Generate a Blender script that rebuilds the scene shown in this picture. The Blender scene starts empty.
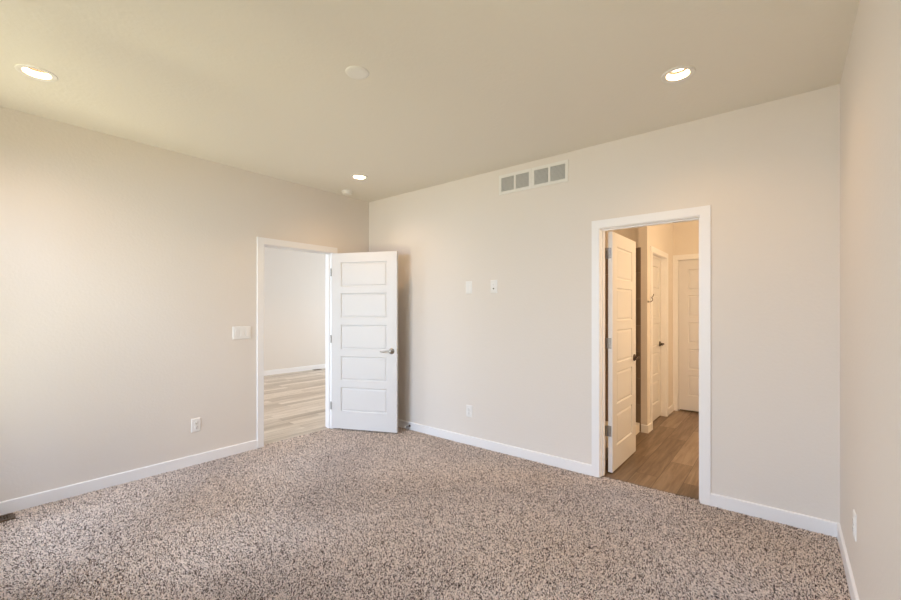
import bpy, bmesh, math, random
import numpy as np
from mathutils import Vector, Matrix

random.seed(7)
scene = bpy.context.scene
COL = scene.collection

# ------------------------------------------------------------------ camera
cam_data = bpy.data.cameras.new('camera')
cam_data.sensor_width = 36.0
cam_data.lens = 414.68 * 36.0 / 901.0
cam_data.shift_y = 10.7 / 901.0
cam_data.clip_start = 0.02
cam = bpy.data.objects.new('camera', cam_data)
COL.objects.link(cam)
cam.location = (4.1045, -3.4328, 1.3679)
cam.rotation_euler = (math.pi / 2, 0, 2.2508 - math.pi / 2)
scene.camera = cam

# ------------------------------------------------------------------ view, world
scene.view_settings.view_transform = 'Standard'
scene.view_settings.look = 'None'
scene.view_settings.gamma = 1.0
scene.view_settings.exposure = -0.02
scene.cycles.max_bounces = 16
scene.cycles.diffuse_bounces = 12
scene.cycles.sample_clamp_indirect = 8.0
try:
    scene.cycles.use_denoising = True
except Exception:
    pass

world = bpy.data.worlds.new('sky')
scene.world = world
world.use_nodes = True
world.node_tree.nodes['Background'].inputs[0].default_value = (0.75, 0.86, 1.0, 1)
world.node_tree.nodes['Background'].inputs[1].default_value = 0.12

DAY = (0.72, 0.86, 1.0)
WARM = (1.0, 0.58, 0.26)

def window_light(name, loc, rot, sx, sy, power, color=DAY):
    d = bpy.data.lights.new(name, 'AREA')
    d.shape = 'RECTANGLE'
    d.size, d.size_y = sx, sy
    d.energy = power
    d.color = color
    o = bpy.data.objects.new(name, d)
    COL.objects.link(o)
    o.location = loc
    o.rotation_euler = rot
    return o

H = 2.74            # ceiling height
W = 4.359           # bedroom width
YF = -3.85          # front wall of the bedroom (behind the camera)
# daylight entering through the front windows (sky outside the glass)
def sky_and_ground(name, cx, w, sky_w, ground_w):
    """the sky outside shines down into the room, the sunlit ground shines up"""
    window_light('skylight_' + name, (cx, YF - 2.8, 2.75), (math.radians(74), 0, 0), w * 1.25, 2.4, sky_w, SKY)
    window_light('ground_bounce_' + name, (cx, YF - 2.0, 0.15), (math.radians(110), 0, 0), w * 1.1, 1.9, ground_w, GROUND)
SKY = (0.60, 0.755, 1.0)
GROUND = (1.0, 0.93, 0.60)
sky_and_ground('first', 1.00, 1.4, 290, 108)
sky_and_ground('second', 2.75, 1.4, 185, 78)
window_light('daylight_living_window', (-2.75, YF - 0.20, 1.25), (math.radians(90), 0, 0), 2.6, 2.1, 100, (0.68, 0.83, 1.0))

window_light('added_light_living_back', (-2.75, 4.6 + 0.32, 1.5), (math.radians(-90), 0, 0), 2.6, 1.6, 130, (0.80, 0.90, 1.0))  # added light to brighten the living room's far wall

# ------------------------------------------------------------------ helpers
def new_bm():
    return bmesh.new()

def add_box(bm, x0, x1, y0, y1, z0, z1):
    v = [bm.verts.new(p) for p in ((x0, y0, z0), (x1, y0, z0), (x1, y1, z0), (x0, y1, z0),
                                   (x0, y0, z1), (x1, y0, z1), (x1, y1, z1), (x0, y1, z1))]
    for f in ((0, 3, 2, 1), (4, 5, 6, 7), (0, 1, 5, 4), (1, 2, 6, 5), (2, 3, 7, 6), (3, 0, 4, 7)):
        bm.faces.new([v[i] for i in f])

def box(*a):
    bm = new_bm()
    add_box(bm, *a)
    return bm

def add_lathe(bm, prof, center=(0, 0, 0), axis='Z', seg=40):
    """profile of (radius, height) turned about an axis through center"""
    rings = []
    for r, h in prof:
        ring = []
        for i in range(seg):
            a = 2 * math.pi * i / seg
            c, s = math.cos(a) * r, math.sin(a) * r
            p = {'Z': (c, s, h), 'Y': (c, h, s), 'X': (h, c, s)}[axis]
            ring.append(bm.verts.new((p[0] + center[0], p[1] + center[1], p[2] + center[2])))
        rings.append(ring)
    for a, b in zip(rings, rings[1:]):
        for i in range(seg):
            j = (i + 1) % seg
            bm.faces.new((a[i], a[j], b[j], b[i]))
    for ring, r in ((rings[0], prof[0][0]), (rings[-1], prof[-1][0])):
        if r > 1e-6:
            bm.faces.new(ring)
    bmesh.ops.remove_doubles(bm, verts=bm.verts, dist=1e-6)
    bmesh.ops.recalc_face_normals(bm, faces=bm.faces)

def add_ring(bm, prof, center=(0, 0, 0), seg=48):
    """closed profile turned into a ring about Z"""
    rings = []
    for r, h in prof:
        rings.append([bm.verts.new((center[0] + math.cos(2 * math.pi * i / seg) * r,
                                    center[1] + math.sin(2 * math.pi * i / seg) * r,
                                    center[2] + h)) for i in range(seg)])
    n = len(rings)
    for k in range(n):
        a, b = rings[k], rings[(k + 1) % n]
        for i in range(seg):
            j = (i + 1) % seg
            bm.faces.new((a[i], a[j], b[j], b[i]))
    bmesh.ops.recalc_face_normals(bm, faces=bm.faces)

def add_tube(bm, pts, radii, seg=12):
    pts = [Vector(p) for p in pts]
    if not isinstance(radii, (list, tuple)):
        radii = [radii] * len(pts)
    rings = []
    up = Vector((0.0, 0.0, 1.0))
    for k, p in enumerate(pts):
        t = (pts[min(k + 1, len(pts) - 1)] - pts[max(k - 1, 0)]).normalized()
        ref = up if abs(t.dot(up)) < 0.95 else Vector((1, 0, 0))
        a = t.cross(ref).normalized()
        b = t.cross(a).normalized()
        rings.append([bm.verts.new(p + (a * math.cos(2 * math.pi * i / seg) + b * math.sin(2 * math.pi * i / seg)) * radii[k])
                      for i in range(seg)])
    for a, b in zip(rings, rings[1:]):
        for i in range(seg):
            j = (i + 1) % seg
            bm.faces.new((a[i], a[j], b[j], b[i]))
    bm.faces.new(rings[0])
    bm.faces.new(list(reversed(rings[-1])))
    bmesh.ops.recalc_face_normals(bm, faces=bm.faces)

def obj(name, bm, mat, parent=None, smooth=False, bevel=0.0, kind=None):
    me = bpy.data.meshes.new(name)
    if bevel:
        bmesh.ops.bevel(bm, geom=[e for e in bm.edges if len(e.link_faces) == 2 and e.calc_face_angle(0) > 0.6],
                        offset=bevel, segments=2, affect='EDGES', profile=0.6)
    bm.to_mesh(me)
    bm.free()
    me.materials.append(mat)
    if smooth:
        for p in me.polygons:
            p.use_smooth = True
        try:
            me.set_sharp_from_angle(angle=math.radians(40))
        except Exception:
            pass
    o = bpy.data.objects.new(name, me)
    COL.objects.link(o)
    if parent is not None:
        o.parent = parent
    elif kind:
        o['kind'] = kind
    return o

def struct(name, bm, mat, label=None, category=None, **k):
    o = obj(name, bm, mat, kind='structure', **k)
    if label:
        o['label'] = label
    if category:
        o['category'] = category
    return o

def thing(name, label, cat, loc=(0, 0, 0), rotz=0.0, group=None, kind=None):
    o = bpy.data.objects.new(name, None)
    o.empty_display_size = 0.05
    COL.objects.link(o)
    o.location = loc
    o.rotation_euler = (0, 0, rotz)
    o['label'] = label
    o['category'] = cat
    if group:
        o['group'] = group
    if kind:
        o['kind'] = kind
    return o

# ------------------------------------------------------------------ materials
def mat_base(name, color, rough=0.6, metallic=0.0, spec=None):
    m = bpy.data.materials.new(name)
    m.use_nodes = True
    b = m.node_tree.nodes['Principled BSDF']
    b.inputs['Base Color'].default_value = (*color, 1)
    b.inputs['Roughness'].default_value = rough
    b.inputs['Metallic'].default_value = metallic
    if spec is not None:
        b.inputs['Specular IOR Level'].default_value = spec
    return m, m.node_tree, b

def noise_bump(nt, b, scale, dist, detail=3.0, strength=1.0):
    tc = nt.nodes.new('ShaderNodeNewGeometry')
    n = nt.nodes.new('ShaderNodeTexNoise')
    n.inputs['Scale'].default_value = scale
    n.inputs['Detail'].default_value = detail
    nt.links.new(tc.outputs['Position'], n.inputs['Vector'])
    bp = nt.nodes.new('ShaderNodeBump')
    bp.inputs['Strength'].default_value = strength
    bp.inputs['Distance'].default_value = dist
    nt.links.new(n.outputs['Fac'], bp.inputs['Height'])
    nt.links.new(bp.outputs['Normal'], b.inputs['Normal'])
    return n

def paint(name, color, rough=0.75, scale=55, dist=0.0010):
    m, nt, b = mat_base(name, color, rough, spec=0.3)
    noise_bump(nt, b, scale, dist, 2.5)
    return m

M_wall = paint('wall_paint', (0.786, 0.741, 0.690))
M_ceil = paint('ceiling_paint', (0.795, 0.767, 0.705), scale=38, dist=0.0014)
M_trim, _nt, _b = mat_base('white_trim_paint', (0.90, 0.90, 0.91), 0.38)
noise_bump(_nt, _b, 40, 0.0001)
M_door, _nt, _b = mat_base('white_door_paint', (0.75, 0.745, 0.745), 0.42)
noise_bump(_nt, _b, 90, 0.0001)
M_plate, _nt, _b = mat_base('white_plastic', (0.86, 0.855, 0.84), 0.3)
noise_bump(_nt, _b, 30, 0.0001)
M_slot, _nt, _b = mat_base('dark_slot', (0.05, 0.045, 0.04), 0.6)
noise_bump(_nt, _b, 30, 0.0001)
M_enamel, _nt, _b = mat_base('white_enamel', (0.82, 0.81, 0.78), 0.4)
noise_bump(_nt, _b, 30, 0.0001)
M_louver, _nt, _b = mat_base('louver_enamel', (0.72, 0.72, 0.70), 0.5)
noise_bump(_nt, _b, 30, 0.0001)
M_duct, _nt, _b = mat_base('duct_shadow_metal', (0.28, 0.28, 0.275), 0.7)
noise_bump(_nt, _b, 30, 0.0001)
M_nickel, _nt, _b = mat_base('satin_nickel', (0.46, 0.44, 0.41), 0.28, 1.0)
noise_bump(_nt, _b, 200, 0.00005)
M_hinge, _nt, _b = mat_base('hinge_steel', (0.34, 0.33, 0.32), 0.35, 0.9)
noise_bump(_nt, _b, 200, 0.00005)
M_brown, _nt, _b = mat_base('brown_register_metal', (0.14, 0.095, 0.06), 0.45, 0.3)
noise_bump(_nt, _b, 200, 0.00005)
M_bronze, _nt, _b = mat_base('dark_bronze', (0.10, 0.075, 0.06), 0.4, 0.8)
noise_bump(_nt, _b, 200, 0.00005)
M_rubber, _nt, _b = mat_base('white_rubber', (0.8, 0.79, 0.76), 0.6)
noise_bump(_nt, _b, 200, 0.00005)
M_baffle, _nt, _b = mat_base('white_baffle', (0.86, 0.82, 0.78), 0.45)
noise_bump(_nt, _b, 200, 0.00005)
M_blackring, _nt, _b = mat_base('dark_lens_gasket', (0.012, 0.010, 0.009), 0.7)
noise_bump(_nt, _b, 200, 0.00005)
M_pan, _nt, _b = mat_base('cream_shower_pan', (0.78, 0.74, 0.68), 0.3)
noise_bump(_nt, _b, 200, 0.00005)
M_screw, _nt, _b = mat_base('screw_metal', (0.4, 0.4, 0.38), 0.4, 0.8)
noise_bump(_nt, _b, 200, 0.00005)

def mat_emit(name, color, strength):
    m = bpy.data.materials.new(name)
    m.use_nodes = True
    nt = m.node_tree
    for n in list(nt.nodes):
        nt.nodes.remove(n)
    o = nt.nodes.new('ShaderNodeOutputMaterial')
    e = nt.nodes.new('ShaderNodeEmission')
    g = nt.nodes.new('ShaderNodeNewGeometry')
    t = nt.nodes.new('ShaderNodeTexNoise')
    t.inputs['Scale'].default_value = 40
    mr = nt.nodes.new('ShaderNodeMapRange')
    mr.inputs[3].default_value = strength * 0.97
    mr.inputs[4].default_value = strength * 1.03
    nt.links.new(g.outputs['Position'], t.inputs['Vector'])
    nt.links.new(t.outputs['Fac'], mr.inputs[0])
    nt.links.new(mr.outputs[0], e.inputs[1])
    e.inputs[0].default_value = (*color, 1)
    nt.links.new(e.outputs[0], o.inputs[0])
    return m
M_lens = mat_emit('lit_lens', (1.0, 0.86, 0.70), 9.0)

def mat_glass():
    m = bpy.data.materials.new('window_glass')
    m.use_nodes = True
    nt = m.node_tree
    for n in list(nt.nodes):
        nt.nodes.remove(n)
    o = nt.nodes.new('ShaderNodeOutputMaterial')
    t = nt.nodes.new('ShaderNodeBsdfTransparent')
    g = nt.nodes.new('ShaderNodeBsdfGlossy')
    g.inputs['Roughness'].default_value = 0.02
    f = nt.nodes.new('ShaderNodeValue')
    f.outputs[0].default_value = 0.05
    mx = nt.nodes.new('ShaderNodeMixShader')
    nt.links.new(f.outputs[0], mx.inputs[0])
    nt.links.new(t.outputs[0], mx.inputs[1])
    nt.links.new(g.outputs[0], mx.inputs[2])
    nt.links.new(mx.outputs[0], o.inputs[0])
    return m
M_glass = mat_glass()

def mat_planks(name, cols, width=0.18, length=1.22, off=(0.0, 0.0), rough=0.42, tone=0.0):
    """vinyl planks running along Y"""
    m, nt, b = mat_base(name, cols[1], rough)
    N = nt.nodes.new
    g = N('ShaderNodeNewGeometry')
    mp = N('ShaderNodeMapping')
    mp.inputs['Rotation'].default_value = (0, 0, math.radians(90))
    mp.inputs['Location'].default_value = (off[0], off[1], 0)
    nt.links.new(g.outputs['Position'], mp.inputs['Vector'])
    br = N('ShaderNodeTexBrick')
    br.offset = 0.37
    br.offset_frequency = 2
    br.inputs['Scale'].default_value = 1.0
    br.inputs['Brick Width'].default_value = length
    br.inputs['Row Height'].default_value = width
    br.inputs['Mortar Size'].default_value = 0.0018
    br.inputs['Mortar Smooth'].default_value = 0.1
    br.inputs['Bias'].default_value = 0.0
    br.inputs['Color1'].default_value = (0, 0, 0, 1)
    br.inputs['Color2'].default_value = (1, 1, 1, 1)
    br.inputs['Mortar'].default_value = (0.5, 0.5, 0.5, 1)
    nt.links.new(mp.outputs[0], br.inputs['Vector'])
    # streaky grain, shifted from plank to plank
    sc = N('ShaderNodeMapping')
    sc.inputs['Scale'].default_value = (1.3, 16, 1)
    add = N('ShaderNodeVectorMath'); add.operation = 'ADD'
    ml = N('ShaderNodeVectorMath'); ml.operation = 'SCALE'
    ml.inputs['Scale'].default_value = 7.3
    nt.links.new(br.outputs['Color'], ml.inputs[0])
    nt.links.new(mp.outputs[0], sc.inputs['Vector'])
    nt.links.new(sc.outputs[0], add.inputs[0])
    nt.links.new(ml.outputs[0], add.inputs[1])
    nz = N('ShaderNodeTexNoise')
    nz.inputs['Scale'].default_value = 1.6
    nz.inputs['Detail'].default_value = 6
    nz.inputs['Roughness'].default_value = 0.62
    nz.inputs['Distortion'].default_value = 0.6
    nt.links.new(add.outputs[0], nz.inputs['Vector'])
    mixf = N('ShaderNodeMath'); mixf.operation = 'MULTIPLY_ADD'
    sep = N('ShaderNodeSeparateColor')
    nt.links.new(br.outputs['Color'], sep.inputs[0])
    nt.links.new(sep.outputs[0], mixf.inputs[0])
    mixf.inputs[1].default_value = 0.42
    nt.links.new(nz.outputs['Fac'], mixf.inputs[2])
    ramp = N('ShaderNodeValToRGB')
    cr = ramp.color_ramp
    cr.elements[0].position = 0.38
    cr.elements[0].color = (*cols[0], 1)
    cr.elements[1].position = 0.95
    cr.elements[1].color = (*cols[2], 1)
    e = cr.elements.new(0.66)
    e.color = (*cols[1], 1)
    nt.links.new(mixf.outputs[0], ramp.inputs[0])
    mm = N('ShaderNodeMix'); mm.data_type = 'RGBA'
    nt.links.new(br.outputs['Fac'], mm.inputs[0])
    nt.links.new(ramp.outputs[0], mm.inputs[6])
    mm.inputs[7].default_value = (*[c * 0.55 for c in cols[0]], 1)
    nt.links.new(mm.outputs[2], b.inputs['Base Color'])
    bp = N('ShaderNodeBump')
    bp.inputs['Strength'].default_value = 0.25
    bp.inputs['Distance'].default_value = 0.001
    nt.links.new(nz.outputs['Fac'], bp.inputs['Height'])
    nt.links.new(bp.outputs['Normal'], b.inputs['Normal'])
    return m

M_plank_hall = mat_planks('brown_vinyl_planks', ((0.100, 0.063, 0.037), (0.205, 0.139, 0.088), (0.34, 0.25, 0.172)), off=(0.3, -0.05))
M_plank_living = mat_planks('pale_vinyl_planks', ((0.36, 0.31, 0.26), (0.53, 0.47, 0.405), (0.73, 0.67, 0.60)), width=0.125, off=(0.5, 0.02))

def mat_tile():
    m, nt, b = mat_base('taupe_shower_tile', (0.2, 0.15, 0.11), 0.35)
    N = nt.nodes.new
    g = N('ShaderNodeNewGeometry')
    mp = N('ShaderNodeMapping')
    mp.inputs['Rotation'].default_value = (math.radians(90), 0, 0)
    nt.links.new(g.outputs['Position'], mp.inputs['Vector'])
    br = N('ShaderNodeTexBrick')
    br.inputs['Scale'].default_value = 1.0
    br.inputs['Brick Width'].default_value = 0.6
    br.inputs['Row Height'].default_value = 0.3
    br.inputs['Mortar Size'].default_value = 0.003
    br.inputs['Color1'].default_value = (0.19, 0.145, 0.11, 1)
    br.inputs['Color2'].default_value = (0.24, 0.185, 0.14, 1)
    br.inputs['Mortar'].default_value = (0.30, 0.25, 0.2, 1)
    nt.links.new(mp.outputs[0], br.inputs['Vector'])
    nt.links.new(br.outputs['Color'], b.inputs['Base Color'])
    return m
M_tile = mat_tile()

# ------------------------------------------------------------------ the shell of the rooms
JL0, JL1, HL = -1.362, -0.554, 2.035      # doorway in the left wall (y range, head height)
JR0, JR1, HR = 2.918, 3.624, 2.042        # doorway in the back wall (x range, head height)
T = 0.115                                  # wall thickness
LX, LYB = -4.45, 4.6                       # living room far wall and back wall
HX0, HX1, HY1 = 1.95, 5.40, 2.95           # hall / bathroom
PX0, PX1, PY = 2.80, 2.895, 1.575          # partition between shower and side door
SD0, SD1 = 1.765, 2.50                     # side doorway in that partition (y)
ED0, ED1 = 2.955, 3.67                     # end doorway (x)

# bedroom walls
bm = new_bm()
add_box(bm, -T, 0, YF, JL0 - 0.018, -0.02, H)
add_box(bm, -T, 0, JL1 + 0.018, 0, -0.02, H)
add_box(bm, -T, 0, JL0 - 0.018, JL1 + 0.018, HL + 0.018, H)
struct('wall_left', bm, M_wall)
bm = new_bm()
add_box(bm, -T, JR0 - 0.018, 0, T, -0.02, H)
add_box(bm, JR1 + 0.018, W, 0, T, -0.02, H)
add_box(bm, JR0 - 0.018, JR1 + 0.018, 0, T, HR + 0.018, H)
struct('wall_back', bm, M_wall)
struct('wall_right', box(W, W + T, YF - T, T, -0.02, H), M_wall)

BW = [(0.30, 1.70), (2.05, 3.45)]          # bedroom window openings (x), z 0.70 .. 2.20
LW = (-4.05, -1.45)                        # living room window opening
bm = new_bm()
xs = [-0.0, BW[0][0], BW[0][1], BW[1][0], BW[1][1], W]
for a, b in ((0, 1), (2, 3), (4, 5)):
    add_box(bm, xs[a], xs[b], YF - T, YF, -0.02, H)
for a, b in BW:
    add_box(bm, a, b, YF - T, YF, -0.02, 0.45)
    add_box(bm, a, b, YF - T, YF, 2.38, H)
struct('wall_front', bm, M_wall)

bm = new_bm()
add_box(bm, LX - T, LW[0], YF - T, YF, -0.02, H)
add_box(bm, LW[1], 0, YF - T, YF, -0.02, H)
add_box(bm, LW[0], LW[1], YF - T, YF, -0.02, 0.20)
add_box(bm, LW[0], LW[1], YF - T, YF, 2.30, H)
struct('wall_living_front', bm, M_wall)
struct('wall_living_left', box(LX - T, LX, YF, LYB, -0.02, H), M_wall)
bm = new_bm()
add_box(bm, LX - T, LW[0], LYB, LYB + T, -0.02, H)
add_box(bm, LW[1], 0, LYB, LYB + T, -0.02, H)
add_box(bm, LW[0], LW[1], LYB, LYB + T, -0.02, 0.70)
add_box(bm, LW[0], LW[1], LYB, LYB + T, 2.30, H)
struct('wall_living_back', bm, M_wall)
struct('wall_living_right', box(-T, 0, T, LYB, -0.02, H), M_wall)

# hall and bathroom behind the right-hand doorway
struct('wall_hall_front', box(W + T, HX1 + T, 0, T, -0.02, H), M_wall)
struct('wall_hall_right', box(HX1, HX1 + T, T, HY1 + T, -0.02, H), M_wall)
struct('wall_hall_left', box(HX0 - T, HX0, T, HY1 + T, -0.02, H), M_wall)
bm = new_bm()
add_box(bm, HX0, ED0 - 0.018, HY1, HY1 + T, -0.02, H)
add_box(bm, ED1 + 0.018, HX1, HY1, HY1 + T, -0.02, H)
add_box(bm, ED0 - 0.018, ED1 + 0.018, HY1, HY1 + T, 2.078, H)
struct('wall_hall_back', bm, M_wall)
bm = new_bm()
add_box(bm, PX0, PX1, PY, SD0 - 0.018, -0.02, H)
add_box(bm, PX0, PX1, SD1 + 0.018, HY1, -0.02, H)
add_box(bm, PX0, PX1, SD0 - 0.018, SD1 + 0.018, 2.058, H)
struct('wall_hall_partition', bm, M_wall)
struct('wall_shower_back', box(HX0, PX0, PY + 0.03, PY + 0.03 + T, -0.02, H), M_wall)

bm = new_bm()
add_box(bm, HX0, HX0 + 0.1, HY1 + T, HY1 + 0.8, -0.02, H)
add_box(bm, HX1, HX1 + T, HY1 + T, HY1 + 0.8, -0.02, H)
add_box(bm, HX0, HX1 + T, HY1 + 0.8, HY1 + 0.9, -0.02, H)
add_box(bm, HX0 + 0.1, HX1, HY1 + T, HY1 + 0.8, H - 0.1, H)
struct('wall_light_block', bm, M_wall)  # unseen box added to keep the gap under the end door dark

# ---- ceiling with round openings for the recessed lamps
def plate(bm, rect, holes, z, rh):
    x0, x1, y0, y1 = rect
    loops = [[(x0, y0), (x1, y0), (x1, y1), (x0, y1)]]
    for hx, hy in holes:
        loops.append([(hx + math.cos(2 * math.pi * i / 48) * rh, hy + math.sin(2 * math.pi * i / 48) * rh) for i in range(48)])
    edges = []
    for lp_ in loops:
        vs = [bm.verts.new((p[0], p[1], z)) for p in lp_]
        edges += [bm.edges.new((vs[i], vs[(i + 1) % len(vs)])) for i in range(len(vs))]
    bmesh.ops.triangle_fill(bm, use_beauty=True, use_dissolve=False, edges=edges, normal=(0, 0, -1))

LAMPS = [(0.742, -3.073), (3.617, -0.731), (0.702, -0.711), (3.62, -3.07)]
LAMPS_LIVING = [(-2.3, 1.2), (-2.3, -1.6)]
LAMPS_HALL = [(4.60, 1.60)]
bm = new_bm()
plate(bm, (-T / 2, W + T, YF - T, T / 2), LAMPS, H, 0.075)
struct('ceiling', bm, M_ceil)
bm = new_bm()
plate(bm, (LX - T, -T / 2, YF - T, LYB + T), LAMPS_LIVING, H, 0.075)
struct('ceiling_living', bm, M_ceil)
bm = new_bm()
plate(bm, (HX0 - T, HX1 + T, T / 2, HY1 + T), LAMPS_HALL, H, 0.075)
struct('ceiling_hall', bm, M_ceil)

# ---- floors
struct('floor', box(-0.04, W, YF, 0.04, -0.06, -0.012), paint('carpet_backing', (0.30, 0.26, 0.22)))
struct('floor_living', box(LX, -0.04, YF, LYB, -0.06, -0.004), M_plank_living)
struct('floor_hall', box(HX0, HX1, 0.04, HY1 + 0.8, -0.06, -0.004), M_plank_hall)

# ---- baseboards: flat board with an eased top edge
BH, BT = 0.083, 0.013
def add_base(bm, x0, y0, x1, y1, nx, ny, h=BH, t=BT):
    """board along a wall face from (x0,y0) to (x1,y1), standing out by t along (nx,ny)"""
    prof = [(0, -0.01), (t, -0.01), (t, h - 0.006), (t - 0.003, h - 0.0015), (t - 0.007, h), (0, h)]
    a = [bm.verts.new((x0 + nx * d, y0 + ny * d, z)) for d, z in prof]
    b = [bm.verts.new((x1 + nx * d, y1 + ny * d, z)) for d, z in prof]
    n = len(prof)
    for i in range(n):
        j = (i + 1) % n
        bm.faces.new((a[i], a[j], b[j], b[i]))
    bm.faces.new(a); bm.faces.new(list(reversed(b)))
    bmesh.ops.recalc_face_normals(bm, faces=bm.faces)

CW, CT = 0.064, 0.016        # casing width and thickness
bm = new_bm()
add_base(bm, 0, YF, 0, JL0 - 0.005 - CW, 1, 0)
add_base(bm, 0, JL1 + 0.005 + CW, 0, 0, 1, 0)
struct('baseboard_left', bm, M_trim)
bm = new_bm()
add_base(bm, BT, 0, JR0 - 0.005 - CW, 0, 0, -1)
add_base(bm, JR1 + 0.005 + CW, 0, W - BT, 0, 0, -1)
struct('baseboard_back', bm, M_trim)
bm = new_bm()
add_base(bm, W, YF, W, 0, -1, 0)
struct('baseboard_right', bm, M_trim)
bm = new_bm()
add_base(bm, BT, YF, W - BT, YF, 0, 1)
struct('baseboard_front', bm, M_trim)
bm = new_bm()
add_base(bm, LX, YF, LX, LYB, 1, 0, h=0.1)
struct('baseboard_living', bm, M_trim)
bm = new_bm()
add_base(bm, PX0 + 0.032, PY, PX1 + BT, PY, 0, -1)
add_base(bm, PX1, PY, PX1, SD0 - 0.005 - CW, 1, 0)
add_base(bm, PX1, SD1 + 0.005 + CW, PX1, HY1, 1, 0)
struct('baseboard_hall', bm, M_trim)

# ---- jambs and casings of the doorways
def add_casing_profile(bm, axis, face, out, a0, a1, head, zb=-0.004):
    """three flat boards with eased edges round an opening; axis = direction along the wall"""
    def b(p0, p1, z0, z1):
        d0, d1 = sorted((face, face + out * CT))
        if axis == 'y':
            add_box(bm, d0, d1, p0, p1, z0, z1)
        else:
            add_box(bm, p0, p1, d0, d1, z0, z1)
    b(a0 - CW, a0, zb, head)
    b(a1, a1 + CW, zb, head)
    b(a0 - CW, a1 + CW, head, head + CW)

def doorway(n, axis, f0, f1, a0, a1, head, stop_at, sides=(1, 1), zb=-0.004):
    """f0,f1: the two wall faces; a0,a1: jamb faces; stop_at: position of the stop strip"""
    bm = new_bm()
    def b(p0, p1, q0, q1, z0, z1):
        if axis == 'y':
            add_box(bm, q0, q1, p0, p1, z0, z1)
        else:
            add_box(bm, p0, p1, q0, q1, z0, z1)
    b(a0 - 0.018, a0, f0, f1, zb, head)
    b(a1, a1 + 0.018, f0, f1, zb, head)
    b(a0 - 0.018, a1 + 0.018, f0, f1, head, head + 0.018)
    s0, s1 = stop_at
    b(a0, a0 + 0.010, s0, s1, zb, head - 0.010)
    b(a1 - 0.010, a1, s0, s1, zb, head - 0.010)
    b(a0, a1, s0, s1, head - 0.010, head)
    if sides[0]:
        add_casing_profile(bm, axis, f0, -1, a0 - 0.005, a1 + 0.005, head + 0.005, zb)
    if sides[1]:
        add_casing_profile(bm, axis, f1, 1, a0 - 0.005, a1 + 0.005, head + 0.005, zb)
    return struct('trim_%d' % n, bm, M_trim, bevel=0.0022)

doorway(1, 'y', -T, 0, JL0, JL1, HL, (-0.075, -0.040))
doorway(2, 'x', 0, T, JR0, JR1, HR, (0.040, 0.075))
doorway(3, 'y', PX0, PX1, SD0, SD1, 2.04, (PX0 + 0.037, PX0 + 0.047), sides=(0, 1))
doorway(4, 'x', HY1, HY1 + T, ED0, ED1, 2.06, (HY1 + 0.052, HY1 + 0.085), sides=(1, 0))

# ---- door leaves with five moulded panels
PANELS = [(0.200, 0.476), (0.557, 0.833), (0.912, 1.195), (1.274, 1.558), (1.632, 1.912)]
def leaf_bm(w, h, th, stile=0.117):
    bm = new_bm()
    pr = [(a, b) for a, b in PANELS]
    xs = [0, stile, w - stile, w]
    zs = [0]
    for a, b in pr:
        zs += [a, b]
    zs.append(h)
    for side in (0, 1):
        y = 0.0 if side == 0 else th
        s = 1 if side == 0 else -1        # inwards
        for i in range(3):
            for k in range(len(zs) - 1):
                x0, x1, z0, z1 = xs[i], xs[i + 1], zs[k], zs[k + 1]
                panel = (i == 1 and k % 2 == 1)
                if not panel:
                    bm.faces.new([bm.verts.new(p) for p in ((x0, y, z0), (x1, y, z0), (x1, y, z1), (x0, y, z1))])
                    continue
                prev = None
                for ins, dep in ((0, 0), (0.003, 0.0060), (0.007, 0.0100), (0.012, 0.0105), (0.024, 0.0050), (0.028, 0.0040)):
                    ring = [bm.verts.new(p) for p in ((x0 + ins, y + s * dep, z0 + ins), (x1 - ins, y + s * dep, z0 + ins),
                                                      (x1 - ins, y + s * dep, z1 - ins), (x0 + ins, y + s * dep, z1 - ins))]
                    if prev:
                        for q in range(4):
                            r = (q + 1) % 4
                            bm.faces.new((prev[q], prev[r], ring[r], ring[q]))
                    prev = ring
                bm.faces.new(prev)
    bmesh.ops.remove_doubles(bm, verts=bm.verts, dist=1e-6)
    for y0, y1, x in ((0, th, 0), (0, th, w)):
        bm.faces.new([bm.verts.new(p) for p in ((x, y0, 0), (x, y1, 0), (x, y1, h), (x, y0, h))])
    for z in (0, h):
        bm.faces.new([bm.verts.new(p) for p in ((0, 0, z), (w, 0, z), (w, th, z), (0, th, z))])
    bmesh.ops.remove_doubles(bm, verts=bm.verts, dist=1e-6)
    bmesh.ops.recalc_face_normals(bm, faces=bm.faces)
    return bm

def lever(parent, x, z, y, out, toward, mat, label=None):
    """round rose, neck and a waved lever; out = +-1 along y, toward = +-1 along x"""
    h = new_bm()
    def pr(l):
        return [(r, y + out * d) for r, d in l]
    add_lathe(h, pr([(0.0, 0.0), (0.0325, 0.0), (0.0335, 0.004), (0.031, 0.009), (0.022, 0.013), (0.0125, 0.016), (0.0115, 0.030), (0.0115, 0.048), (0.0, 0.050)]),
              (x, 0, z), 'Y', 32)
    pts, rad = [], []
    for i in range(11):
        t = i / 10
        pts.append((x + toward * t * 0.118, y + out * (0.046 + 0.004 * math.sin(t * 3.1)), z + 0.006 * math.sin(t * 6.0) - 0.002 * t))
        rad.append(0.0105 - 0.0042 * t)
    add_tube(h, pts, rad, 14)
    o = obj('door_lever', h, mat, parent, smooth=True)
    if label:
        o['label'] = label
    return o

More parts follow.
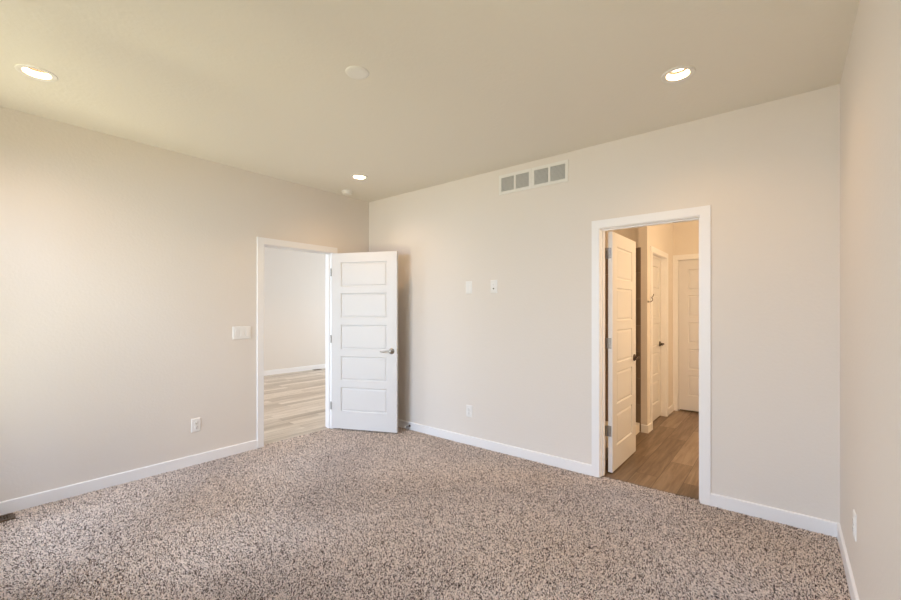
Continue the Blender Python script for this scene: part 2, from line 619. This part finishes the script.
def hinge(parent, x, y, z, leaf_to, mat=None):
    """leaf_to: (dx,dy) the knuckle axis; plates on the door edge and on the jamb"""
    h = new_bm()
    for k in range(5):
        z0 = z - 0.045 + k * 0.018
        add_lathe(h, [(0.0, z0), (0.0062, z0 + 0.0005), (0.0062, z0 + 0.0170), (0.0, z0 + 0.0175)], (x, y, 0), 'Z', 16)
    px0, px1, py0, py1 = leaf_to
    add_box(h, px0, px1, py0, py1, z - 0.045, z + 0.045)
    for dz in (-0.030, 0.0, 0.030):
        cx, cy = (px0 + px1) / 2, (py0 + py1) / 2
    return obj('hinge', h, mat or M_hinge, parent, smooth=True)

# door 1: opened into the bedroom from the left doorway
A1 = math.radians(24.2)
d1 = thing('door_1', 'white five-panel door standing wide open into the carpeted room beside the left doorway', 'door',
           (0.012, JL1 - 0.008, 0.012), A1, kind='structure')
LW1 = 0.808
obj('door_leaf', leaf_bm(LW1, 2.018, 0.035), M_door, d1, bevel=0)
# the lock edge carries a latch plate
lever(d1, LW1 - 0.062, 0.905, 0.0, -1, -1, M_nickel, 'satin nickel lever on a round rose')
lever(d1, LW1 - 0.062, 0.905, 0.035, 1, -1, M_nickel)
lp = new_bm()
add_box(lp, LW1, LW1 + 0.0018, 0.006, 0.029, 0.875, 0.932)
add_box(lp, LW1 + 0.0018, LW1 + 0.010, 0.012, 0.023, 0.895, 0.912)
obj('latch_plate', lp, M_nickel, d1)
for z in (0.26, 1.03, 1.80):
    hinge(d1, -0.0055, -0.0065, z, (-0.0016, 0.0, 0.002, 0.030))

# door 2: opened into the hall, hinged on the left jamb
d2 = thing('door_2', 'white five-panel door swung open into the hall through the right doorway, hinges on show', 'door',
           (2.973, 0.127, 0.008), math.radians(90.0), kind='structure')
LW2 = 0.698
obj('door_leaf', leaf_bm(LW2, 2.026, 0.035, 0.12), M_door, d2)
lever(d2, LW2 - 0.062, 0.912, 0.0, -1, -1, M_bronze, 'dark lever on a round rose')
lever(d2, LW2 - 0.062, 0.912, 0.035, 1, -1, M_bronze)
for z in (0.345, 1.085, 1.845):
    h = new_bm()
    # local x runs away from the camera, local y towards -x of the room
    for k in range(5):
        z0 = z - 0.045 + k * 0.018
        add_lathe(h, [(0.0, z0), (0.0062, z0 + 0.0005), (0.0062, z0 + 0.0170), (0.0, z0 + 0.0175)], (-0.0045, 0.0415, 0), 'Z', 16)
    add_box(h, -0.0018, 0.0, 0.008, 0.036, z - 0.045, z + 0.045)
    add_box(h, -0.035, -0.004, 0.0510, 0.0535, z - 0.045, z + 0.045)
    hg = obj('hinge', h, M_hinge, d2, smooth=True)
    s = new_bm()
    for dz, dy in ((-0.030, 0.016), (0.0, 0.024), (0.030, 0.016)):
        add_lathe(s, [(0.0, -0.0028), (0.0036, -0.0026), (0.0042, -0.0018)], (0.0, dy, z + dz), 'X', 12)
    obj('screws', s, M_screw, hg, smooth=True)

# door 3: side door in the hall partition, closed, set to the far face
d3 = thing('door_3', 'white closed door in the side wall of the hall, dark lever near its far edge', 'door',
           (PX0 + 0.036, SD0 + 0.003, 0.010), math.radians(90.0), kind='structure')
LW3 = SD1 - SD0 - 0.006
obj('door_leaf', leaf_bm(LW3, 2.022, 0.035, 0.12), M_door, d3)
lever(d3, LW3 - 0.062, 0.93, 0.0, -1, -1, M_bronze, 'dark lever on a round rose')

# door 4: at the end of the hall
d4 = thing('door_4', 'white five-panel door closed at the far end of the hall', 'door',
           (ED0 + 0.003, HY1 + 0.016, 0.018), 0.0, kind='structure')
obj('door_leaf', leaf_bm(ED1 - ED0 - 0.006, 2.036, 0.035, 0.118), M_door, d4)
lever(d4, ED1 - ED0 - 0.070, 0.91, 0.0, -1, -1, M_bronze)

# ---- windows behind the camera, where the daylight comes from
def window(n, x0, x1, z0, z1, halves, y=YF - T, rot=0.0):
    w = thing('window_%d' % n, 'white framed window in the wall facing the doorways', 'window', ((x0 + x1) / 2, y, z0), rot, kind='structure')
    hw, hh = (x1 - x0) / 2, z1 - z0
    f = new_bm()
    t, d0, d1 = 0.045, 0.02, 0.08
    add_box(f, -hw, hw, d0, d1, 0, t)
    add_box(f, -hw, hw, d0, d1, hh - t, hh)
    add_box(f, -hw, -hw + t, d0, d1, t, hh - t)
    add_box(f, hw - t, hw, d0, d1, t, hh - t)
    for k in range(1, halves):
        c = -hw + 2 * hw * k / halves
        add_box(f, c - 0.02, c + 0.02, d0, d1, t, hh - t)
    obj('window_frame', f, M_trim, w)
    for k in range(halves):
        a = -hw + 2 * hw * k / halves + (t if k == 0 else 0.02)
        b = -hw + 2 * hw * (k + 1) / halves - (t if k == halves - 1 else 0.02)
        obj('pane', box(a, b, 0.048, 0.052, t, hh - t), M_glass, w)
    s = new_bm()
    add_box(s, -hw, hw, d1, T + 0.03, 0, 0.018)
    obj('window_sill', s, M_trim, w, bevel=0.002)
window(1, BW[0][0], BW[0][1], 0.45, 2.38, 2)
window(2, BW[1][0], BW[1][1], 0.45, 2.38, 2)
window(3, LW[0], LW[1], 0.20, 2.30, 3)
window(4, LW[0], LW[1], 0.70, 2.30, 3, LYB + T, math.pi)  # added window, made up to let in the extra light on the far wall

# ------------------------------------------------------------------ carpet pile
def carpet():
    rng = np.random.default_rng(11)
    x0, x1, y0, y1 = -0.038, W - 0.002, YF + 0.002, 0.038
    def grid(g, ya, yb):
        xs = np.arange(x0 + g / 2, x1, g)
        ys = np.arange(ya + g / 2, yb, g)
        X, Y = np.meshgrid(xs, ys, indexing='ij')
        return X.ravel() + rng.uniform(-0.5, 0.5, X.size) * g, Y.ravel() + rng.uniform(-0.5, 0.5, X.size) * g
    X, Y = grid(0.0050, y0, y1)
    keep = (X > x0 + .003) & (X < x1 - .003) & (Y > y0 + .003) & (Y < y1 - .003)
    # only in the doorways beyond the wall faces; not under boards; not on the floor register
    inroom = (X > 0.014) & (Y < -0.014) & (X < W - 0.014)
    dl = (X <= 0.014) & (Y > JL0 + 0.012) & (Y < JL1 - 0.012)
    dr = (Y >= -0.014) & (X > JR0 + 0.012) & (X < JR1 - 0.012)
    keep &= (inroom | dl | dr)
    keep &= ~((X > 0.036) & (X < 0.156) & (Y < -3.105) & (Y > -3.405))
    X, Y = X[keep], Y[keep]
    n = X.size
    # low-frequency lie of the pile (traffic marks)
    def lf(x, y, s, ph):
        return (np.sin(x * s + ph) * np.cos(y * s * 0.8 + ph * 1.7) + np.sin((x + y) * s * 0.63 + ph * 2.3) * 0.7
                + np.sin((x - 1.7 * y) * s * 0.41 + ph * 0.3) * 0.6)
    lean = lf(X, Y, 5.1, 0.6)
    lean2 = lf(X, Y, 3.7, 2.1)
    hgt = rng.uniform(0.007, 0.013, n)
    r = rng.uniform(0.0024, 0.0039, n)
    a = rng.uniform(0, 2 * np.pi, n)
    k = 3
    V = np.zeros((n, 2 * k + 1, 3), np.float32)
    lx = rng.normal(0, 0.0035, n) + 0.0035 * lean
    ly = rng.normal(0, 0.0035, n) + 0.0035 * lean2
    for i in range(k):
        th = a + i * 2 * np.pi / k
        V[:, i, 0] = X + np.cos(th) * r * 0.75
        V[:, i, 1] = Y + np.sin(th) * r * 0.75
        V[:, i, 2] = -0.0125
        V[:, k + i, 0] = X + np.cos(th + 0.5) * r + lx * 0.6
        V[:, k + i, 1] = Y + np.sin(th + 0.5) * r + ly * 0.6
        V[:, k + i, 2] = -0.0125 + hgt * 0.72
    V[:, 2 * k, 0] = X + lx
    V[:, 2 * k, 1] = Y + ly
    V[:, 2 * k, 2] = -0.0125 + hgt
    base = (np.arange(n) * (2 * k + 1))[:, None]
    quads, tris = [], []
    for i in range(k):
        j = (i + 1) % k
        quads.append(np.concatenate([base + i, base + j, base + k + j, base + k + i], 1))
        tris.append(np.concatenate([base + k + i, base + k + j, base + 2 * k], 1))
    quads = np.stack(quads, 1).reshape(-1, 4)
    tris = np.stack(tris, 1).reshape(-1, 3)
    me = bpy.data.meshes.new('carpet_pile')
    me.vertices.add(n * (2 * k + 1))
    me.vertices.foreach_set('co', V.ravel())
    nl = quads.size + tris.size
    me.loops.add(nl)
    me.loops.foreach_set('vertex_index', np.concatenate([quads.ravel(), tris.ravel()]).astype(np.int32))
    npoly = len(quads) + len(tris)
    me.polygons.add(npoly)
    starts = np.concatenate([np.arange(len(quads)) * 4, quads.size + np.arange(len(tris)) * 3]).astype(np.int32)
    me.polygons.foreach_set('loop_start', starts)
    me.polygons.foreach_set('use_smooth', np.ones(npoly, bool))
    me.update(calc_edges=True)
    # yarn colour of each tuft
    pal = np.array([[0.93, 0.82, 0.74], [0.79, 0.675, 0.59], [0.54, 0.44, 0.375], [0.26, 0.20, 0.165], [0.055, 0.04, 0.034]])
    pr = [0.36, 0.25, 0.13, 0.12, 0.14]
    c = pal[rng.choice(5, n, p=pr)] * rng.uniform(0.88, 1.12, (n, 1))
    col = np.ones((n, 2 * k + 1, 4), np.float32)
    col[:, :, :3] = c[:, None, :]
    at = me.color_attributes.new('yarn', 'FLOAT_COLOR', 'POINT')
    at.data.foreach_set('color', col.ravel())
    m, nt, b = mat_base('speckled_carpet_yarn', (0.5, 0.44, 0.38), 0.95, spec=0.1)
    an = nt.nodes.new('ShaderNodeAttribute')
    an.attribute_name = 'yarn'
    gg = nt.nodes.new('ShaderNodeNewGeometry')
    tn = nt.nodes.new('ShaderNodeTexNoise')
    tn.inputs['Scale'].default_value = 420
    nt.links.new(gg.outputs['Position'], tn.inputs['Vector'])
    mr = nt.nodes.new('ShaderNodeMapRange')
    mr.inputs[3].default_value = 0.55
    mr.inputs[4].default_value = 1.45
    nt.links.new(tn.outputs['Fac'], mr.inputs[0])
    mx = nt.nodes.new('ShaderNodeVectorMath'); mx.operation = 'SCALE'
    nt.links.new(an.outputs['Color'], mx.inputs[0])
    nt.links.new(mr.outputs[0], mx.inputs['Scale'])
    nt.links.new(mx.outputs[0], b.inputs['Base Color'])
    me.materials.append(m)
    o = bpy.data.objects.new('carpet_pile', me)
    COL.objects.link(o)
    o['kind'] = 'stuff'
    o['label'] = 'speckled beige and brown carpet pile covering the room floor'
    o['category'] = 'carpet'
carpet()

# ------------------------------------------------------------------ recessed lamps
def downlight(x, y, label, power, color=WARM, group=None):
    t = thing('recessed_light', label, 'ceiling light', (x, y, H), 0, group)
    b = new_bm()
    add_ring(b, [(0.089, 0.0), (0.088, -0.004), (0.080, -0.006), (0.064, -0.0045), (0.060, -0.001), (0.060, 0.004), (0.074, 0.004), (0.074, 0.0)])
    obj('trim_ring', b, M_enamel, t, smooth=True)
    b = new_bm()
    add_ring(b, [(0.0605, 0.004), (0.055, 0.032), (0.053, 0.040), (0.055, 0.044), (0.0745, 0.044), (0.0745, 0.0045), (0.068, 0.0045)])
    obj('baffle', b, M_baffle, t, smooth=True)
    b = new_bm()
    add_ring(b, [(0.0545, 0.0395), (0.0430, 0.0395), (0.0430, 0.0345), (0.0553, 0.0325)])
    obj('retaining_ring', b, M_blackring, t, smooth=True)
    b = new_bm()
    add_lathe(b, [(0.0, 0.0385), (0.030, 0.039), (0.048, 0.0400), (0.052, 0.041), (0.0, 0.043)], (0, 0, 0), 'Z', 48)
    obj('lens', b, M_lens, t, smooth=True)
    d = bpy.data.lights.new('lamp', 'AREA')
    d.shape = 'DISK'
    d.size = 0.082
    d.energy = power
    d.color = color
    d.spread = math.radians(165)
    l = bpy.data.objects.new('lamp', d)
    COL.objects.link(l)
    l.parent = t
    l.location = (0, 0, 0.0375)
    return t

G = None
downlight(*LAMPS[0], 'lit recessed ceiling light nearest the left edge, above the left wall', 4.6)
downlight(*LAMPS[1], 'lit recessed ceiling light above the right doorway, near the right wall', 4.6)
downlight(*LAMPS[2], 'small-looking lit recessed ceiling light in the far corner beside the smoke detector', 4.6)
downlight(*LAMPS[3], 'lit recessed ceiling light nearest the right wall and the windows', 4.6)
for p in LAMPS_LIVING:
    downlight(*p, 'lit recessed ceiling light in the plank-floored room beyond the left doorway', 14, group='lights of the room beyond the left doorway')
for p in LAMPS_HALL:
    downlight(*p, 'lit recessed ceiling light in the hall beyond the right doorway', 4.5)

# warm wall lamp over the basin side of the hall (out of view behind the right jamb)
vl = thing('vanity_light', 'warm bar lamp with three round glass shades on the right wall of the hall', 'wall light', (HX1, 1.05, 2.05))
obj('back_plate', box(-0.02, 0, -0.30, 0.30, -0.035, 0.035), M_nickel, vl, bevel=0.003)
for k in (-1, 0, 1):
    b = new_bm()
    add_lathe(b, [(0.0, 0.075), (0.030, 0.068), (0.050, 0.035), (0.050, -0.02), (0.035, -0.055), (0.0, -0.065)], (-0.09, k * 0.2, 0.0), 'Z', 24)
    obj('glass_shade', b, M_lens, vl, smooth=True)
    b = new_bm()
    add_tube(b, [(-0.02, k * 0.2, 0.0), (-0.05, k * 0.2, 0.0)], 0.009)
    obj('arm', b, M_nickel, vl, smooth=True)
d = bpy.data.lights.new('vanity_lamp', 'AREA')
d.shape = 'RECTANGLE'; d.size = 0.5; d.size_y = 0.10
d.energy = 39; d.color = (1.0, 0.70, 0.40)
l = bpy.data.objects.new('vanity_lamp', d)
COL.objects.link(l); l.parent = vl
l.location = (-0.16, 0, 0)
l.rotation_euler = (math.radians(90), 0, math.radians(90))

# ------------------------------------------------------------------ ceiling fittings
t = thing('ceiling_cover_plate', 'round white blank cover plate in the middle of the ceiling', 'cover plate', (2.185, -1.913, H))
b = new_bm()
add_lathe(b, [(0.0, -0.008), (0.045, -0.008), (0.062, -0.006), (0.066, -0.003), (0.067, 0.0)], (0, 0, 0), 'Z', 48)
obj('disc', b, M_enamel, t, smooth=True)
t = thing('smoke_detector', 'small round white smoke detector on the ceiling by the far corner', 'smoke detector', (0.185, -0.475, H))
b = new_bm()
add_lathe(b, [(0.0, -0.040), (0.030, -0.040), (0.048, -0.034), (0.054, -0.022), (0.056, -0.010), (0.056, -0.010)], (0, 0, 0), 'Z', 40)
obj('body', b, M_enamel, t, smooth=True)
b = new_bm()
add_lathe(b, [(0.061, -0.010), (0.063, -0.004), (0.063, 0.0)], (0, 0, 0), 'Z', 40)
obj('mounting_base', b, M_enamel, t, smooth=True)

# ------------------------------------------------------------------ return air grilles on the back wall
def grille(x0, x1, z0, z1, label):
    t = thing('air_vent', label, 'vent', ((x0 + x1) / 2, 0, z0), 0)
    w, h = x1 - x0, z1 - z0
    f = new_bm()
    e, m = 0.026, 0.010
    add_box(f, -w / 2, w / 2, -0.009, -0.0005, 0, e)
    add_box(f, -w / 2, w / 2, -0.009, -0.0005, h - e, h)
    add_box(f, -w / 2, -w / 2 + e, -0.009, -0.0005, e, h - e)
    add_box(f, w / 2 - e, w / 2, -0.009, -0.0005, e, h - e)
    add_box(f, -m, m, -0.009, -0.0005, e, h - e)
    obj('frame', f, M_enamel, t, bevel=0.0015)
    for a, b_ in ((-w / 2 + e, -m), (m, w / 2 - e)):
        s = new_bm()
        n = 13
        for k in range(n):
            zc = e + (h - 2 * e) * (k + 0.5) / n
            v = [s.verts.new(p) for p in ((a, -0.0075, zc - 0.0042), (b_, -0.0075, zc - 0.0042),
                                          (b_, -0.0012, zc + 0.0042), (a, -0.0012, zc + 0.0042))]
            s.faces.new(v)
            v2 = [s.verts.new(p) for p in ((a, -0.0075, zc - 0.0034), (b_, -0.0075, zc - 0.0034),
                                           (b_, -0.0012, zc + 0.0050), (a, -0.0012, zc + 0.0050))]
            s.faces.new(list(reversed(v2)))
            s.faces.new((v[0], v2[0], v2[1], v[1]))
        obj('louvers', s, M_louver, t)
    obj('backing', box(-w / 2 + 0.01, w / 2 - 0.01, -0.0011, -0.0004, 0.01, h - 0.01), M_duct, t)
grille(1.940, 2.2902, 2.489, 2.676, 'white louvred return air vent high on the back wall, left one of the pair')
grille(2.2912, 2.641, 2.489, 2.676, 'white louvred return air vent high on the back wall, right one of the pair')

# ------------------------------------------------------------------ wall plates
def plate_base(name, label, cat, loc, rotz, w, h, group=None):
    """local frame: x along the wall, -y out of the wall, z up"""
    t = thing(name, label, cat, loc, rotz, group)
    b = new_bm()
    hw, hh = w / 2, h / 2
    prof = [(0.0, 0.0), (0.0, -0.0025), (0.003, -0.0055), (0.007, -0.0065)]
    prev = None
    for ins, y in prof:
        ring = [b.verts.new(p) for p in ((-hw + ins, y, -hh + ins), (hw - ins, y, -hh + ins), (hw - ins, y, hh - ins), (-hw + ins, y, hh - ins))]
        if prev:
            for q in range(4):
                r = (q + 1) % 4
                b.faces.new((prev[q], prev[r], ring[r], ring[q]))
        else:
            b.faces.new(ring)
        prev = ring
    b.faces.new(prev)
    bmesh.ops.recalc_face_normals(b, faces=b.faces)
    obj('cover_plate', b, M_plate, t)
    return t

def rocker(t, x, tilt):
    b = new_bm()
    add_box(b, x - 0.0170, x + 0.0170, -0.0075, -0.0060, -0.0335, 0.0335)
    fr = obj('switch_frame', b, M_plate, t)
    b = new_bm()
    z0, z1 = -0.0315, 0.0315
    y0, y1 = (-0.0125, -0.0082) if tilt else (-0.0082, -0.0125)
    v = [b.verts.new(p) for p in ((x - 0.0155, -0.0075, z0), (x + 0.0155, -0.0075, z0), (x + 0.0155, -0.0075, z1), (x - 0.0155, -0.0075, z1),
                                  (x - 0.0155, y0, z0), (x + 0.0155, y0, z0), (x + 0.0155, y1, z1), (x - 0.0155, y1, z1))]
    for f in ((0, 3, 2, 1), (4, 5, 6, 7), (0, 1, 5, 4), (1, 2, 6, 5), (2, 3, 7, 6), (3, 0, 4, 7)):
        b.faces.new([v[i] for i in f])
    bmesh.ops.recalc_face_normals(b, faces=b.faces)
    obj('rocker', b, M_plate, t, bevel=0.001)

def receptacles(t):
    for zc in (0.0195, -0.0195):
        b = new_bm()
        add_lathe(b, [(0.0165, -0.0060), (0.0165, -0.0082), (0.0155, -0.0090), (0.0, -0.0090)], (0, 0, zc), 'Y', 28)
        f = obj('receptacle', b, M_plate, t, smooth=True)
        s = new_bm()
        add_box(s, -0.0072, -0.0052, -0.0094, -0.0088, zc - 0.001, zc + 0.0080)
        add_box(s, 0.0052, 0.0072, -0.0094, -0.0088, zc, zc + 0.0070)
        add_lathe(s, [(0.0, -0.0094), (0.0026, -0.0094), (0.0026, -0.0088)], (0, 0, zc - 0.0075), 'Y', 12)
        obj('slots', s, M_slot, f)
    s = new_bm()
    add_lathe(s, [(0.0, -0.0082), (0.0030, -0.0078), (0.0034, -0.0060)], (0, 0, 0), 'Y', 12)
    obj('screw', s, M_screw, t, smooth=True)

R90 = math.radians(90)
t = plate_base('light_switch', 'white three-gang rocker switch plate on the left wall beside the doorway', 'light switch',
               (0, -1.577, 1.155), R90, 0.172, 0.124)
for k, tl in ((-1, False), (0, True), (1, True)):
    rocker(t, k * 0.046, tl)
t = plate_base('wall_outlet', 'white duplex outlet low on the left wall under the switch plate', 'outlet', (0, -1.980, 0.346), R90, 0.076, 0.122)
receptacles(t)
t = plate_base('wall_outlet', 'white duplex outlet low on the back wall between the two doorways', 'outlet', (1.577, 0, 0.338), 0, 0.078, 0.120)
receptacles(t)
t = plate_base('wall_outlet', 'white duplex outlet low on the right wall, seen almost edge-on', 'outlet', (W, -0.722, 0.360), -R90, 0.076, 0.122)
receptacles(t)
t = plate_base('light_switch', 'white single switch plate at head height on the back wall, left of its twin', 'light switch', (1.572, 0, 1.607), 0, 0.078, 0.126)
rocker(t, 0.0, False)
t = plate_base('wall_outlet', 'white outlet plate with a dark jack at head height, right of the single switch', 'outlet', (1.877, 0, 1.605), 0, 0.076, 0.128)
b = new_bm()
add_lathe(b, [(0.0150, -0.0060), (0.0150, -0.0080), (0.0140, -0.0088), (0.0, -0.0088)], (0, 0, 0.020), 'Y', 28)
rc = obj('receptacle', b, M_plate, t, smooth=True)
s = new_bm()
add_box(s, -0.0066, -0.0048, -0.0092, -0.0086, 0.019, 0.027)
add_box(s, 0.0048, 0.0066, -0.0092, -0.0086, 0.019, 0.027)
obj('slots', s, M_slot, rc)
b = new_bm()
add_lathe(b, [(0.0, -0.013), (0.0035, -0.013), (0.0040, -0.0100), (0.0068, -0.0095), (0.0068, -0.0060)], (0, 0, -0.020), 'Y', 16)
o = obj('cable_jack', b, M_slot, t, smooth=True)
o['label'] = 'dark round cable jack'

# ------------------------------------------------------------------ floor registers
def register(x0, x1, y0, y1, z, mat, label):
    t = thing('floor_register', label, 'floor vent', ((x0 + x1) / 2, (y0 + y1) / 2, z))
    hx, hy = (x1 - x0) / 2, (y1 - y0) / 2
    f = new_bm()
    e = 0.016
    add_box(f, -hx, hx, -hy, -hy + e, 0, 0.008)
    add_box(f, -hx, hx, hy - e, hy, 0, 0.008)
    add_box(f, -hx, -hx + e, -hy + e, hy - e, 0, 0.008)
    add_box(f, hx - e, hx, -hy + e, hy - e, 0, 0.008)
    add_box(f, -0.004, 0.004, -hy + e, hy - e, 0, 0.007)
    obj('frame', f, mat, t)
    f = new_bm()
    n = int((hy - e) * 2 / 0.014)
    for k in range(n):
        yc = -hy + e + (hy - e) * 2 * (k + 0.5) / n
        add_box(f, -hx + e, hx - e, yc - 0.0028, yc + 0.0028, 0.0005, 0.006)
    obj('slats', f, mat, t)
    obj('damper', box(-hx + 0.004, hx - 0.004, -hy + 0.004, hy - 0.004, -0.002, 0.0004), M_slot, t)
register(0.042, 0.150, -3.400, -3.112, -0.004, M_brown, 'brown slotted floor register in the carpet against the left wall')
register(-4.41, -4.31, 2.02, 2.20, -0.004, M_brown, 'dark floor register in the plank floor beyond the left doorway')

# ------------------------------------------------------------------ door stop, hall hook
t = thing('door_stop', 'short metal door stop on the back wall baseboard behind the open white door', 'door stop', (0.735, -BT, 0.042))
b = new_bm()
add_lathe(b, [(0.0, 0.0), (0.013, 0.0), (0.013, -0.003), (0.007, -0.006), (0.0048, -0.010), (0.0045, -0.060), (0.0065, -0.063), (0.0065, -0.066), (0.0, -0.066)], (0, 0, 0), 'Y', 20)
obj('rod', b, M_bronze, t, smooth=True)
b = new_bm()
add_lathe(b, [(0.0, -0.066), (0.009, -0.066), (0.010, -0.074), (0.007, -0.080), (0.0, -0.081)], (0, 0, 0), 'Y', 20)
obj('rubber_tip', b, M_rubber, t, smooth=True)

t = thing('wall_hook', 'dark curled wire hook on the hall wall beside the side door', 'hook', (PX1, 1.625, 1.515))
b = new_bm()
pts = [(0.002, -0.02, -0.045), (0.030, -0.035, -0.048), (0.052, -0.040, -0.030), (0.045, -0.02, -0.008), (0.030, 0.010, 0.000), (0.028, 0.045, 0.004), (0.032, 0.075, 0.022), (0.036, 0.085, 0.042)]
sm = []
for i in range(len(pts) - 1):
    p0 = Vector(pts[max(i - 1, 0)]); p1 = Vector(pts[i]); p2 = Vector(pts[i + 1]); p3 = Vector(pts[min(i + 2, len(pts) - 1)])
    for k in range(6):
        u = k / 6
        sm.append(0.5 * ((2 * p1) + (p2 - p0) * u + (2 * p0 - 5 * p1 + 4 * p2 - p3) * u * u + (3 * p1 - p0 - 3 * p2 + p3) * u ** 3))
sm.append(Vector(pts[-1]))
add_tube(b, sm, 0.0042, 10)
obj('wire', b, M_bronze, t, smooth=True)
b = new_bm()
add_lathe(b, [(0.0, 0.0), (0.014, 0.0), (0.014, 0.003), (0.0, 0.004)], (0, -0.02, -0.045), 'X', 20)
obj('mount', b, M_bronze, t, smooth=True)

# ------------------------------------------------------------------ shower stall beyond the open hall door
sh = thing('shower_stall', 'shower with cream curb and taupe tiled wall behind the open hall door', 'shower', (HX0 + 0.02, 0.9, 0))
SX = PX0 - HX0 - 0.02
obj('tiled_wall', box(0.0, SX, PY + 0.018 - 0.9, PY + 0.029 - 0.9, 0.05, 2.085), M_tile, sh)
obj('edge_shade_strip', box(SX + 0.001, SX + 0.028, PY - 0.008 - 0.9, PY - 0.0005 - 0.9, 0.0, 2.085), M_tile, sh)  # dark strip in tile colour stands in for shade on the partition end
b = new_bm()
add_box(b, 0.001, SX - 0.08, T - 0.9 + 0.03, PY + 0.017 - 0.9, -0.003, 0.05)
add_box(b, SX - 0.08, SX + 0.020, T - 0.9 + 0.03, PY - 0.02 - 0.9, -0.003, 0.100)
obj('curb', b, M_pan, sh, bevel=0.004)
